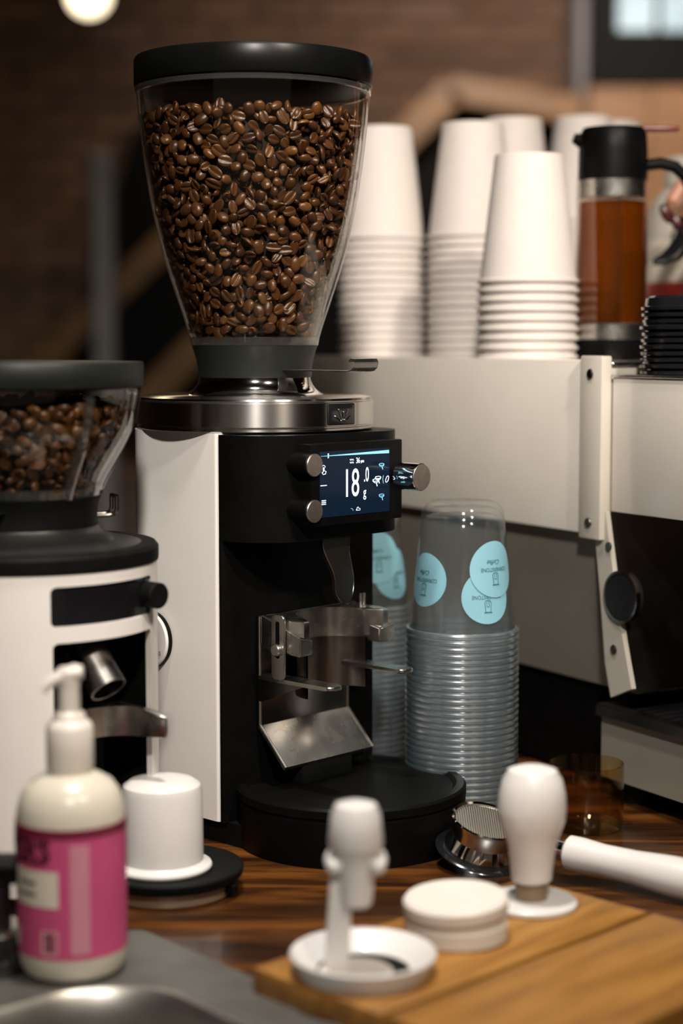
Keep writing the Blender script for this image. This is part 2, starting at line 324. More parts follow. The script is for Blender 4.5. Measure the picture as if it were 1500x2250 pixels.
# pendant lamp
lp = at(195, -12, 5.3); pd = tag(empty('pendant_lamp', lp), 'glowing round pendant bulb at the top left of the brick wall', 'lamp')
obj('bulb', lathe(NB(), [(0, -.062)] + [(.062 * math.sin(t), -.062 * math.cos(t)) for t in np.linspace(.2, 2.6, 12)] + [(.018, .06), (.018, .07)], 32), 'bulb', pd)
obj('socket', lathe(NB(), [(.02, .055), (.024, .06), (.024, .11), (.006, .12), (0, .12)], 24), 'black', pd)
obj('cord', cyl(NB(), (0, 0, .115), (0, 0, 1.75 - lp.z), .003, 8), 'black', pd)
ld = bpy.data.lights.new('pendant_light', 'POINT'); ld.energy = 3.0; ld.color = (1, .75, .45); ld.shadow_soft_size = .06; lo = bpy.data.objects.new('pendant_light', ld); C.objects.link(lo); lo.parent = pd; lo.location = (0, -.1, 0)

# ------------------------------------------------------------------ counter and sink
ct = tag(obj('wooden_counter', box(NB(), -1.4, 1.6, .55, 2.65, -.05, 0, .003, 1), 'counter'), 'dark walnut counter top with orange grain under the grinders', 'counter')
e1 = Vector((.66, -.75, 0)).normalized(); SR = math.atan2(e1.y, e1.x)     # sink is turned with the board
smx = T(-.135, 1.098, 0) @ Matrix.Rotation(SR, 4, 'Z')                    # local: +x along the edge to the camera, -y into the basin
cut = obj('cut', prism(NB(), rrect(-.004, .42, -.42, .004, .065), -.2, .2, mx=smx), 'black'); boolean(ct, [cut])
sk = tag(empty('sink'), 'steel sink basin with dark grey deck in the bottom left corner', 'sink')
dk = obj('deck', prism(NB(), rrect(-.07, .44, -.44, .055, .012), .0002, .004, .001, 1, smx), 'steel_deck', sk)
cut = obj('cut', prism(NB(), rrect(0, .416, -.416, 0, .062), -.1, .1, mx=smx), 'black'); boolean(dk, [cut])
bm = NB(); rows = []
for (ins, z) in [(-.004, .0046), (-.001, .006), (.002, .0055), (.005, .001), (.008, -.012), (.012, -.09), (.03, -.13), (.08, -.14)]:
    rows.append([bm.verts.new((x, y, z)) for x, y in rrect(ins, .416 - ins, -.416 + ins, -ins, max(.01, .062 - ins * .3))])
for A, B in zip(rows, rows[1:]):
    for i in range(len(A)): bm.faces.new((A[i], A[(i + 1) % len(A)], B[(i + 1) % len(A)], B[i]))
bm.faces.new(rows[-1]); bmesh.ops.transform(bm, matrix=smx, verts=bm.verts); bmesh.ops.recalc_face_normals(bm, faces=bm.faces); obj('basin', bm, 'basin', sk)

# ------------------------------------------------------------------ coffee beans
def bean_mesh(bm, n=12, k=12, ln=.0056, wd=.0041, ht=.0031, asym=.0):
    rows = []
    for i in range(n + 1):
        t = PI * i / n; x = -math.cos(t) * ln; s = math.sin(t) ** .85
        if i in (0, n): rows.append([bm.verts.new((x, 0, 0))]); continue
        row = []
        for j in range(k):
            a = 2 * PI * j / k; y = math.cos(a) * wd * s; z = math.sin(a)
            if z >= 0: z = z * ht * s
            else:
                z = -abs(z) ** .5 * ht * .42 * s
                g = max(0, 1 - abs(y + asym * math.sin(x * 700) * .0003) / .0012); z += g * .0019 * s
            row.append(bm.verts.new((x, y, z)))
        rows.append(row)
    for A, B in zip(rows, rows[1:]):
        for j in range(k):
            q = (j + 1) % k
            if len(A) == 1: bm.faces.new((A[0], B[q], B[j]))
            elif len(B) == 1: bm.faces.new((A[j], A[q], B[0]))
            else: bm.faces.new((A[j], A[q], B[q], B[j]))
    return bm
def arr(bm):
    bmesh.ops.triangulate(bm, faces=bm.faces); bm.verts.index_update(); v = np.array([x.co[:] for x in bm.verts]); f = np.array([[x.index for x in q.verts] for q in bm.faces]); bm.free(); return v, f
def prof_r(prof, z): return np.interp(z, [p[1] for p in prof], [p[0] for p in prof])
def pack(prof, z0, z1, off, dmin, jitter, top=False):
    """bean places on the inner face of a hopper: (point, outward normal)"""
    pts = []; cell = {}; fails = 0
    zs = np.linspace(z0, z1, 40); rs = prof_r(prof, zs) - off; wts = rs / rs.sum()
    while fails < 1500:
        zi = rng.choice(40, p=wts); z = zs[zi] + rng.uniform(-.5, .5) * (z1 - z0) / 39; r = float(prof_r(prof, z) - off) ; a = rng.uniform(0, 2 * PI)
        rj = r - abs(rng.normal()) * jitter; p = np.array((rj * math.cos(a), rj * math.sin(a), z)); key = tuple((p // dmin).astype(int)); ok = True
        for dx in (-1, 0, 1):
            for dy in (-1, 0, 1):
                for dz in (-1, 0, 1):
                    for q in cell.get((key[0] + dx, key[1] + dy, key[2] + dz), ()):
                        if ((p - q) ** 2).sum() < dmin * dmin: ok = False; break
                    if not ok: break
                if not ok: break
            if not ok: break
        if not ok: fails += 1; continue
        fails = 0; cell.setdefault(key, []).append(p); sl = (prof_r(prof, z + .004) - prof_r(prof, z - .004)) / .008
        nrm = Vector((math.cos(a), math.sin(a), -sl)).normalized(); pts.append((Vector(p), nrm))
    return pts
def bean_mx(p, nrm, tilt):
    zdir = nrm if rng.random() < .5 else -nrm                    # round back or creased face to the wall
    q = zdir.to_track_quat('Z', 'X').to_matrix(); e = Euler((rng.normal() * tilt, rng.normal() * tilt, rng.uniform(0, 2 * PI))).to_matrix()
    s = rng.uniform(.88, 1.12); return Matrix.Translation(p) @ (q @ e).to_4x4() @ Matrix.Diagonal((s * rng.uniform(.9, 1.1), s * rng.uniform(.92, 1.1), s, 1))
def stuff_mesh(name, mats, mxs, m, parent=None):
    V, Fc = [], []; n = 0
    for i, mx in enumerate(mxs):
        v, f = mats[i % len(mats)]; mm = np.array(mx); V.append(v @ mm[:3, :3].T + mm[:3, 3]); Fc.append(f + n); n += len(v)
    V = np.concatenate(V); Fc = np.concatenate(Fc); me = bpy.data.meshes.new(name); me.vertices.add(len(V)); me.vertices.foreach_set('co', V.ravel()); me.loops.add(Fc.size); me.loops.foreach_set('vertex_index', Fc.ravel())
    me.polygons.add(len(Fc)); me.polygons.foreach_set('loop_start', np.arange(0, Fc.size, 3)); me.update(calc_edges=True); me.validate()
    me.polygons.foreach_set('use_smooth', [True] * len(Fc)); me.materials.append(M[m]); o = bpy.data.objects.new(name, me); C.objects.link(o); o['kind'] = 'stuff'
    if parent: o.parent = parent
    return o
bean_lo = [arr(bean_mesh(NB(), 8, 16)), arr(bean_mesh(NB(), 8, 16, .0052, .0043, .0033)), arr(bean_mesh(NB(), 8, 16, .0060, .0040, .0029, 1))]

# ------------------------------------------------------------------ the tall main grinder
GX, GY = -.073, 1.5; GR = R(-43)
g = tag(empty('coffee_grinder', (GX, GY, 0), GR), 'tall white and black coffee grinder with lit screen and big hopper full of beans', 'coffee grinder')
obj('housing', prism(NB(), rrect(-.075, .0495, -.09, .09, [.04, .004, .004, .04], 12), .019, .3325, .0015, 2), 'white', g)
obj('plinth', prism(NB(), rrect(-.068, .075, -.084, .084, [.035, .002, .002, .035], 10), 0, .0186), 'black_matte', g)
obj('front_column', prism(NB(), rrect(.0497, .054, -.0895, .0895, .001, 2), .0188, .25), 'black', g)
obj('head', prism(NB(), rrect(.0498, .105, -.0895, .0895, [.001, .048, .048, .001], 14), .2475, .3315, .0015, 2), 'black', g)
cl = obj('collar', lathe(NB(), [(.0, .3328), (.0985, .3328), (.0992, .3335), (.0992, .3352), (.0978, .3358), (.0978, .3366), (.1000, .3372), (.1000, .3556), (.0978, .3562), (.0978, .357), (.0985, .3576), (.0978, .359), (.09, .3605), (.0, .3610)], 128), 'turned', g)
# crown badge on the collar
bd = obj('badge', box(NB(), .0985, .1012, -.015, .015, .3378, .3552, .0012, 2), 'black_gloss', g)
for a_, L in ((-62, .0075), (-26, .0092), (0, .006), (26, .0092), (62, .0075)):
    dy = math.sin(R(a_)); dz = math.cos(R(a_)); b0 = (.1015, dy * .003, .3405 + dz * .0018); b1 = (.1015, dy * (L + .003), .3405 + dz * (L + .0018))
    bm = NB(); tube(bm, [b0, b1], .00045, 8); bmesh.ops.create_uvsphere(bm, u_segments=10, v_segments=8, radius=.00095, matrix=T(*b1)); bmesh.ops.create_uvsphere(bm, u_segments=10, v_segments=8, radius=.0009, matrix=T(*b0)); obj('crown_spike', bm, 'chrome', bd)
obj('flare', lathe(NB(), [(.060, .3608), (.0555, .3622), (.0515, .365), (.0485, .369), (.0470, .373), (.0466, .3755), (0, .3755)], 96), 'chrome', g)
obj('neck', lathe(NB(), [(0, .3752), (.0475, .3752), (.0480, .377), (.0480, .383), (.0492, .390), (.0512, .397), (.0528, .4015), (.0512, .4022), (0, .4022)], 96), 'rubber_green', g)
HP = [(.0535, .404), (.0548, .412), (.0595, .424), (.0718, .462), (.0815, .499), (.0888, .537), (.0935, .574), (.0965, .607), (.0972, .617)]
zz = np.linspace(.404, .617, 40)
from_p = np.polyfit([p[1] for p in HP], [p[0] for p in HP], 5); sm = [(float(np.polyval(from_p, z)), float(z)) for z in zz]
hp = obj('hopper', lathe(NB(), sm + [(r - .0028, z) for r, z in sm[::-1]], 128, close=True), 'clear', g)
obj('hopper_foot', lathe(NB(), [(.0500, .4018), (.0532, .4018), (.0538, .405), (.0542, .4085), (.0515, .4085), (.05, .405)], 96, close=True), 'clear_thin', hp)
obj('hopper_ring', lathe(NB(), [(.0940, .6085), (.0974, .6085), (.0980, .6105), (.0980, .6125), (.0940, .6125)], 128, close=True), 'clear_thin', hp)
obj('lid', lathe(NB(), [(0, .6105), (.0935, .6105), (.0935, .614), (.0983, .614), (.0988, .6150), (.0988, .6340), (.0978, .6365), (.092, .6375), (0, .6385)], 128), 'lid_black', g)
# shutter slide with its curled grip
bm = NB(); cur = [(.045, .382), (.118, .3815), (.1225, .3822), (.1262, .385), (.1272, .3885), (.1255, .3912), (.1225, .3915), (.1205, .3895)]
lo_ = [[bm.verts.new((x, y, z)) for x, z in cur] for y in (-.014, .014)]; lo_ += [[bm.verts.new((x, y, z - .0008)) for x, z in cur] for y in (-.014, .014)]
for A, B in ((lo_[0], lo_[1]), (lo_[3], lo_[2]), (lo_[2], lo_[0]), (lo_[1], lo_[3])):
    for i in range(len(cur) - 1): bm.faces.new((A[i], A[i + 1], B[i + 1], B[i]))
bmesh.ops.recalc_face_normals(bm, faces=bm.faces); obj('shutter_slide', bm, 'steel', g)
# beans
mxs = []; lay1 = pack(sm, .414, .587, .0028 + .0036, .0077, .0006); lay2 = pack(sm, .414, .583, .0028 + .0082, .0090, .0012)
top = [(Vector((r * math.cos(a), r * math.sin(a), .5865 + rng.uniform(-.004, .004))), Vector((0, 0, 1))) for r, a in ((.088 * math.sqrt(rng.random()), rng.uniform(0, 2 * PI)) for _ in range(330))]
to_cam = Vector((math.sin(-GR), 0, 0)); vd = Matrix.Rotation(-GR, 3, 'Z') @ (Vector((0, 0, 0)) - Vector((GX, GY, 0))).normalized()
lay1.sort(key=lambda t: -(t[1].dot(vd)))
G4 = T(GX, GY, 0) @ Matrix.Rotation(GR, 4, 'Z')
protos = []
for i, (ln, wd_, ht, asy) in enumerate(((.0056, .0041, .0031, 0), (.0052, .0043, .0033, 1), (.0060, .0040, .0029, 1))):
    o = obj('coffee_bean', bean_mesh(NB(), 9, 20, ln, wd_, ht, asy), 'bean', sharp=180); protos.append(o)
for i, (p, nn) in enumerate(lay1[:300]):
    o = protos[i] if i < 3 else protos[i % 3].copy()
    if i >= 3: C.objects.link(o)
    o.matrix_world = G4 @ bean_mx(p, nn, .42)
    tag(o, 'roasted brown coffee bean pressed against the front of the tall clear hopper', 'coffee bean', 'coffee beans at the front of the tall hopper')
rest = [G4 @ bean_mx(p, nn, .42) for p, nn in lay1[300:]] + [G4 @ bean_mx(p, nn, .6) for p, nn in lay2] + [G4 @ bean_mx(p, nn, .6) for p, nn in top]
tag(stuff_mesh('coffee_beans', bean_lo, rest, 'bean'), 'roasted coffee beans filling the rest of the tall hopper', 'coffee beans', kind='stuff')
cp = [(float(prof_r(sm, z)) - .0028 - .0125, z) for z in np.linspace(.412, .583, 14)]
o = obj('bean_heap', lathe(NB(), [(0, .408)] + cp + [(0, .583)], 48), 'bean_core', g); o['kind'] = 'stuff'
# display block
ds = obj('display', box(NB(), .080, .118, -.054, .054, .260, .325, .0012, 2), 'black', g)
def face(fx, fz): return (-.054 + .108 * fx, .325 - .065 * fz)
obj('screen', box(NB(), .1178, .11855, *[face(.085, 0)[0], face(.845, 0)[0]], face(0, .895)[1], face(0, .095)[1]), 'screen', ds)
UX = Matrix(((0, 0, 1, 0), (1, 0, 0, 0), (0, 1, 0, 0), (0, 0, 0, 1)))
def ui(s, fx, fz, h, sx=1, m='ui_white', name='screen_text'):
    y, z = face(fx, fz); return text(name, s, h * 1.4, m, ds, T(.1187, y, z) @ UX, sx, .00005)
ui('18', .418, .518, .0230, .62); ui('.0', .585, .42, .0120, .52); ui('g', .567, .63, .0080, .7); ui('36', .492, .232, .0046, .72); ui('µm', .54, .24, .0028, .75)
def uibar(x0, x1, z0, z1, m='ui_white', name='screen_icon'):
    ya, za = face(x0, z1); yb, zb = face(x1, z0); return obj(name, box(NB(), .1186, .1188, ya, yb, za, zb), m, ds)
def uiline(pts, w, m, name='screen_icon', closed=False):
    P = [face(*p) for p in pts]; P = P + [P[0]] if closed else P; return obj(name, tube(NB(), [(.1187, y, z) for y, z in P], w, 6), m, ds)
bm = NB(); prism(bm, [face(.095, .150), face(.838, .165), face(.838, .125), face(.095, .147)], 0, .0002); bmesh.ops.transform(bm, matrix=T(.1186, 0, 0) @ UX, verts=bm.verts); obj('screen_bar', bm, 'ui_cyan', ds)
uibar(.168, .176, .12, .175); uibar(.09, .155, .50, .508)
for q in (.683, .705, .727): uibar(.102, .146, q, q + .009)
uiline([(.105, .345), (.118, .37), (.142, .365), (.148, .335), (.128, .325), (.128, .285), (.118, .285), (.118, .34)], .00022, 'ui_white', closed=True)
uiline([(.123 + .016 * math.cos(t), .285 + .026 * math.sin(t)) for t in np.linspace(PI, 2 * PI, 9)], .00018, 'ui_white')
for q in (.215, .25):
    for i in range(3): uiline([(.405 + i * .015, q - .008), (.413 + i * .015, q + .008)], .00025, 'ui_white')
def cupicon(fx, fz, s, m):
    uiline([(fx + s * math.cos(t), fz + .45 * s * math.sin(t)) for t in np.linspace(0, 2 * PI, 16)], .00025, m)
    uiline([(fx + s * math.cos(t), fz + s * 1.0 * math.sin(t)) for t in np.linspace(0, PI, 10)], .0002, m)
    uiline([(fx + s * .15, fz + s * 1.0), (fx + s * .45, fz + s * 2.3)], .00035, m)
cupicon(.755, .30, .028, 'ui_cyan'); cupicon(.755, .685, .028, 'ui_cyan'); cupicon(.715, .46, .032, 'ui_white'); cupicon(.690, .49, .034, 'ui_white')
uiline([(.775, .44), (.768, .49), (.775, .54)], .0002, 'ui_cyan')
uiline([(.818 + .018 * math.cos(t), .49 + .035 * math.sin(t) - .02 * math.cos(t)) for t in np.linspace(0, 2 * PI, 12)], .0002, 'ui_white')
uiline([(.474, .845), (.516, .845), (.516, .825), (.50, .822), (.495, .805), (.482, .812), (.483, .828), (.474, .833)], .0002, 'ui_white', closed=True)
uiline([(.415, .815), (.435, .825), (.438, .845)], .0002, 'ui_cyan')
for fz in (.245, .80):
    y, z = face(.0, fz); b = obj('button', cyl(NB(), (.083, y + .000, z), (.1208, y, z), .0092, 40, .0006), 'black', ds); obj('button_cap', cyl(NB(), (.1205, y, z), (.1222, y, z), .0089, 40, .0004), 'button', b)
y, z = face(.955, .46)
k = obj('knob', cyl(NB(), (.1175, y, z), (.121, y, z), .006, 24), 'black_gloss', ds); obj('knob_grip', cyl(NB(), (.1212, y, z), (.143, y, z), .0113, 48, .0006), 'chrome', k); obj('knob_face', cyl(NB(), (.1425, y, z), (.1434, y, z), .0108, 48, .0002), 'button', k)
# chute
chp = [(-.0265, 0), (-.0285, -.010), (-.0245, -.022), (-.0190, -.036), (-.0200, -.048), (-.0150, -.0565), (-.004, -.0590), (.006, -.0520), (.0095, -.041), (.0065, -.029), (.0010, -.016), (.0035, -.006), (.0040, 0)]
for _ in range(2):                               # round the outline
    chp = [chp[0]] + [((a_[0] * w0_ + b_[0] * (1 - w0_)), (a_[1] * w0_ + b_[1] * (1 - w0_))) for a_, b_ in zip(chp, chp[1:]) for w0_ in (.75, .25)] + [chp[-1]]
def chute_pt(y, z): return (.095 + .0042 * math.cos((y + .012) * 120) - .10 * z * .6, y + .012, .250 + z)
bm = NB(); ring = [bm.verts.new(chute_pt(y, z)) for y, z in chp]; ring2 = [bm.verts.new((chute_pt(y, z)[0] - .004, y + .012, .25 + z)) for y, z in chp]
bm.faces.new(ring); bm.faces.new(ring2[::-1])
for i in range(len(ring)): bm.faces.new((ring[i], ring2[i], ring2[(i + 1) % len(ring)], ring[(i + 1) % len(ring)]))
bmesh.ops.recalc_face_normals(bm, faces=bm.faces); c_ = obj('chute', bm, 'bronze', g); obj('chute_rim', tube(NB(), [chute_pt(y, z) for y, z in chp], .0005, 6), 'steel_dark', c_)
# portafilter holder
hd = obj('holder_plate', (lambda bm: bm)(box(NB(), .0545, .058, -.053, .053, .092, .184, .001, 2)), 'steel_dark', g)
bm = NB(); prism(bm, [(.0545, .0925), (.0585, .0935), (.0875, .0635), (.0852, .0605)], -.053, .053, .0008, 1, Matrix.Rotation(PI / 2, 4, 'X')); obj('plate_foot', bm, 'steel', hd)
for s in (-1, 1): obj('plate_edge', tube(NB(), [(.0582, s * .0522, .183), (.0582, s * .0522, .094), (.0875, s * .0522, .0632)], .0012, 8), 'steel', hd)
inner = [(.100 + .0 - .036 * 0, 0)]
arc = [(.098 - .036 * math.cos(t), .036 * math.sin(t)) for t in np.linspace(-PI / 2 * .92, PI / 2 * .92, 24)]
U = [(.0585, -.052), (.094, -.055), (.106, -.050), (.106, -.044)] + arc + [(.106, .044), (.106, .050), (.094, .055), (.0585, .052)]
obj('cradle', prism(NB(), U, .160, .184, .002, 2), 'steel', g)
for s in (-1, 1):
    wg = NB(); v = [wg.verts.new(p) for p in ((.062, s * .055, .186), (.108, s * .057, .172), (.106, s * .040, .168), (.064, s * .030, .182), (.062, s * .055, .158), (.108, s * .057, .156), (.106, s * .040, .156), (.064, s * .030, .158))]
    for f in ((0, 1, 2, 3), (4, 5, 6, 7), (0, 1, 5, 4), (1, 2, 6, 5), (2, 3, 7, 6), (3, 0, 4, 7)): wg.faces.new([v[i] for i in f])
    bmesh.ops.bevel(wg, geom=list(wg.edges), offset=.0012, segments=2, affect='EDGES'); bmesh.ops.recalc_face_normals(wg, faces=wg.faces); obj('cradle_wing', wg, 'steel', g)
obj('cradle_back', lathe(NB(), [(.0365, .118), (.0365, .160), (.0345, .160), (.0345, .118)], 32, T(.098, 0, 0), True, R(95), R(265)), 'steel_dark', g)
FX = Matrix(((1, 0, 0, 0), (0, 0, -1, 0), (0, 1, 0, 0), (0, 0, 0, 1)))     # flat outlines that face local -y
sl = obj('slotted_strip', prism(NB(), rrect(-.0068, .0068, -.026, .026, .003, 5), 0, .0022, .0004, 1, T(.0855, -.0572, .162) @ FX), 'steel', g)
obj('slot', prism(NB(), rrect(-.0020, .0020, -.015, .015, .0018, 5), 0, .0004, 0, 1, T(.0855, -.0593, .168) @ FX), 'black', sl)
obj('screw', cyl(NB(), (.0855, -.0592, .160), (.0855, -.063, .160), .0050, 24, .0008), 'steel', sl)
for s, z, x1, ys in ((-1, .132, .138, -.0455), (1, .136, .143, .0345)):
    ar = obj('fork_arm', prism(NB(), rrect(.058, x1, -.0085, .0085, [.001, .006, .006, .001], 6), z, z + .0032, .0006, 1, T(0, ys, 0)), 'steel', g)
    bm = NB(); prism(bm, [(.058, z), (.108, z), (.062, z - .018), (.058, z - .018)], -.0015, .0015, 0, 1, T(0, ys + s * .007, 0) @ Matrix.Rotation(PI / 2, 4, 'X')); obj('arm_gusset', bm, 'steel_dark', ar)
for y_ in (.047, .051): obj('pin', cyl(NB(), (.078, y_, .182), (.078, y_, .194), .0016, 12), 'steel', g)
# base with round tray
bs = obj('base', lathe(NB(), [(0, 0), (.0925, 0), (.0935, .002), (.0940, .036), (.0925, .037), (.0925, .0385), (.0945, .0395), (.0945, .0455), (.0925, .0475), (.0865, .0475), (.0835, .0445), (.0, .0440)], 96, T(.11, 0, 0)), 'black', g)
obj('tray_block', box(NB(), .054, .085, -.03, .03, .044, .062, .002, 2), 'black_matte', g)
# round dial on the white side
dl = obj('side_dial', cyl(NB(), (-.0285, -.0905, .160), (-.0285, -.097, .160), .0230, 48, .0006), 'plastic_white', g)
obj('dial_rim', lathe(NB(), [(.0229, 0), (.0233, .0005), (.0233, .0040), (.0229, .0045)], 48, T(-.0285, -.090, .160) @ Matrix.Rotation(PI / 2, 4, 'X'), True), 'black', dl)
text('dial_number', '30', .0052, 'ink', dl, T(-.0145, -.0973, .150) @ FX, .9, .0001)
for i in range(9): obj('dial_mark', box(NB(), -.027, -.0202 - (i % 2) * .003, -.0973, -.097, .170 - i * .0042, .1703 - i * .0042), 'ink', dl)
obj('dial_centre', cyl(NB(), (-.0265, -.0968, .162), (-.0265, -.0978, .162), .0048, 24), 'black', dl)

# ------------------------------------------------------------------ shorter white grinder on the left
LX, LY = -.235, 1.31; LRZ = R(-41.5)
lg = tag(empty('coffee_grinder', (LX, LY, 0), LRZ), 'shorter round white coffee grinder with black knob, cut off at the left edge', 'coffee grinder')
sh = obj('shell', lathe(NB(), [(.0975, .016), (.0975, .2435), (.0925, .2435), (.0925, .016)], 128, close=True), 'white', lg)
cuts = []
for (y0, y1, z0_, z1_) in ((-.0465, .0480, .207, .235), (-.0455, .0470, .022, .1955)):
    c_ = obj('cut', prism(NB(), rrect(y0, y1, z0_, z1_, .004, 5), 0, .2, 0, 1, UX), 'black'); c_.parent = lg; cuts.append(c_)
boolean(sh, cuts)
core_ = obj('core', lathe(NB(), [(0, .014), (.0905, .014), (.0905, .244), (0, .244)], 96), 'black_matte', lg)
# carve the cavity out of the core
lc = core_; c_ = obj('cut', prism(NB(), rrect(-.055, .055, .020, .1985, .004, 4), .022, .2, 0, 1, UX), 'black'); c_.parent = lg; boolean(lc, [c_])
obj('display_glass', lathe(NB(), [(.0955, .2075), (.0955, .2345)], 32, None, False, R(-30), R(31)), 'black_gloss', lg)
obj('top_cap', lathe(NB(), [(0, .2437), (.0985, .2437), (.0988, .246), (.0988, .2535), (.0965, .2565), (0, .2568)], 128), 'black_matte', lg)
obj('flare', lathe(NB(), [(.086, .2565), (.078, .2582), (.068, .2605), (.060, .2635), (.0555, .2665), (.0540, .2695), (0, .2695)], 96), 'cap_metal', lg)
obj('neck', lathe(NB(), [(0, .2696), (.0540, .2696), (.0535, .274), (.0535, .281), (.0545, .2865), (.0565, .2915), (.0550, .2925), (0, .2925)], 96), 'black_matte', lg)
LP = [(.0562, .2925), (.0600, .302), (.0630, .3083), (.0680, .3167), (.0770, .3338), (.0810, .343), (.0850, .3574), (.0865, .371)]
lz = np.linspace(.2925, .371, 30); lpoly = np.polyfit([p[1] for p in LP], [p[0] for p in LP], 4); lsm = [(float(np.polyval(lpoly, z)), float(z)) for z in lz]
lh = obj('hopper', lathe(NB(), lsm + [(r - .004, z) for r, z in lsm[::-1]], 96, close=True), 'clear', lg)
obj('hopper_foot', lathe(NB(), [(.0500, .2925), (.0567, .2925), (.0585, .299), (.0535, .299)], 96, close=True), 'clear_thin', lh)
for a_ in (-118, -62, -5, 60): # moulded ribs of the clear hopper
    obj('hopper_rib', tube(NB(), [((r - .001) * math.cos(R(a_)), (r - .001) * math.sin(R(a_)), z) for r, z in lsm[::3]], .0035, 8), 'clear_thin', lh)
obj('lid', lathe(NB(), [(0, .3705), (.084, .3705), (.084, .372), (.0885, .372), (.0892, .373), (.0892, .3885), (.0882, .3902), (0, .3915)], 96), 'rubber_green', lg)
bm = NB()
for q in (-.006, .006): tube(bm, [(q, .048, .2745), (q, .064, .2745), (q, .0685, .2758), (q, .070, .279), (q, .070, .2885)], .0017, 8)
tube(bm, [(-.006, .070, .2885), (.006, .070, .2885)], .0017, 8); bmesh.ops.transform(bm, matrix=Matrix.Rotation(R(-22), 4, 'Z'), verts=bm.verts); lt = obj('latch', bm, 'chrome', lg)
obj('shutter_slide', box(NB(), .02, .085, -.012, .012, .2825, .2845, .0005, 1, Matrix.Rotation(R(-65), 4, 'Z')), 'black_gloss', lg)
a_ = R(25); kx, ky = .0975 * math.cos(a_), .0975 * math.sin(a_)
k = obj('knob', cyl(NB(), (kx - .006, ky, .2215), (kx + .013, ky, .2215), .0096, 40, .0008), 'black_matte', lg); obj('knob_neck', cyl(NB(), (kx - .012, ky, .2215), (kx - .005, ky, .2215), .0065, 24), 'black_gloss', k)
obj('chute', lathe(NB(), [(.0122, 0), (.0135, 0), (.0135, .048), (.0122, .048)], 48, T(.093, -.001, .158) @ Matrix.Rotation(R(-42), 4, 'Y'), True), 'steel', lg)
Lf = [(.060, -.040), (.098, -.047), (.108, -.043), (.107, -.036)] + [(.100 - .032 * math.cos(t), .033 * math.sin(t)) for t in np.linspace(-PI / 2 * .9, PI / 2 * .9, 20)] + [(.107, .035), (.111, .039), (.100, .043), (.060, .038)]
bm = NB(); prism(bm, Lf, .118, .140, .002, 2)
for v in bm.verts:
    if v.co.z > .13: v.co.z -= max(0, v.co.x - .085) * .22
obj('cradle', bm, 'steel', lg)
obj('foot', lathe(NB(), [(0, 0), (.088, 0), (.09, .002), (.09, .0158), (0, .0158)], 96), 'black_matte', lg)
l1 = pack(lsm, .298, .357, .004 + .0036, .0082, .0006); l2 = pack(lsm, .298, .355, .004 + .008, .0098, .001)
ltop = [(Vector((r * math.cos(a), r * math.sin(a), .357 + rng.uniform(-.003, .004))), Vector((0, 0, 1))) for r, a in ((.074 * math.sqrt(rng.random()), rng.uniform(0, 2 * PI)) for _ in range(230))]
L4 = T(LX, LY, 0) @ Matrix.Rotation(LRZ, 4, 'Z')
tag(stuff_mesh('coffee_beans', bean_lo, [L4 @ bean_mx(p, nn, .45) for p, nn in l1 + l2] + [L4 @ bean_mx(p, nn, .6) for p, nn in ltop], 'bean'), 'roasted coffee beans inside the shorter hopper at the left edge', 'coffee beans', kind='stuff')
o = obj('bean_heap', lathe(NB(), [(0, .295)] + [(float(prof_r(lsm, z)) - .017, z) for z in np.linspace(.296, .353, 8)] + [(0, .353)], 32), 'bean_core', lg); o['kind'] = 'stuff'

# ------------------------------------------------------------------ espresso machine
em = tag(empty('espresso_machine', (.2226, 1.55, 0), R(-60)), 'large white espresso machine behind the grinder with cups stacked on top', 'espresso machine')
XZ = Matrix.Rotation(PI / 2, 4, 'X')           # (x, z) outline -> prism along y
def side(name, pts, y0, y1, m, bev=0.0): bm = NB(); prism(bm, pts, -y1, -y0, bev, 1, XZ); return obj(name, bm, m, em)
obj('body', box(NB(), -.62, .012, .006, .52, .236, .3835), 'white_grey', em)
obj('top_plate', box(NB(), -.622, .0155, .0045, .522, .3837, .387, .001, 1), 'steel', em)
obj('side_panel', box(NB(), -.622, -.0150, -.004, .0042, .2365, .389, .0012, 2), 'white_gloss', em)
side('lower_body', [(-.60, .236), (.004, .236), (.020, .094), (-.60, .094)], .06, .5, 'white_grey')
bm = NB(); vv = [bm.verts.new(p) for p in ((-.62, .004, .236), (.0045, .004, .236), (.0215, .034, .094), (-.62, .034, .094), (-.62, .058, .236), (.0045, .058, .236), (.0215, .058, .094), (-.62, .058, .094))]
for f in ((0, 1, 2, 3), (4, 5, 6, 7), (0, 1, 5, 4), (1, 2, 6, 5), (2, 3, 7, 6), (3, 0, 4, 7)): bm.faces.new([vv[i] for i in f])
bmesh.ops.recalc_face_normals(bm, faces=bm.faces); obj('lower_panel', bm, 'grey_gloss', em)
br = obj('corner_bracket', box(NB(), -.0146, .0156, -.0075, .004, .2325, .3925, .0015, 2), 'white_grey', em)
for z in (.377, .247): obj('screw', cyl(NB(), (.0005 if z > .3 else .0002, -.0072, z), (.0005, -.0095, z), .0043, 20, .0008), 'steel_dark', br)
obj('front_head', box(NB(), .0162, .26, .004, .52, .2575, .374, .0012, 2), 'white_gloss', em)
obj('head_top', box(NB(), .0162, .262, .002, .522, .3742, .3765, .0006, 1), 'steel', em)
sp = side('frame_strip', [(.003, .2325), (.0157, .2575), (.0165, .2575), (.034, .18), (.047, .135), (.0555, .108), (.0275, .096), (.019, .125), (.010, .19)], -.002, .003, 'strip')
for (x, z) in ((.0225, .228), (.0315, .139)): obj('screw', cyl(NB(), (x, -.0018, z), (x, -.004, z), .0042, 20, .0008), 'steel_dark', sp)
side('splash_panel', [(.0160, .2573), (.0165, .2573), (.034, .18), (.047, .135), (.0555, .104), (.0545, .104), (.033, .18)], .0035, .52, 'steel_dark')
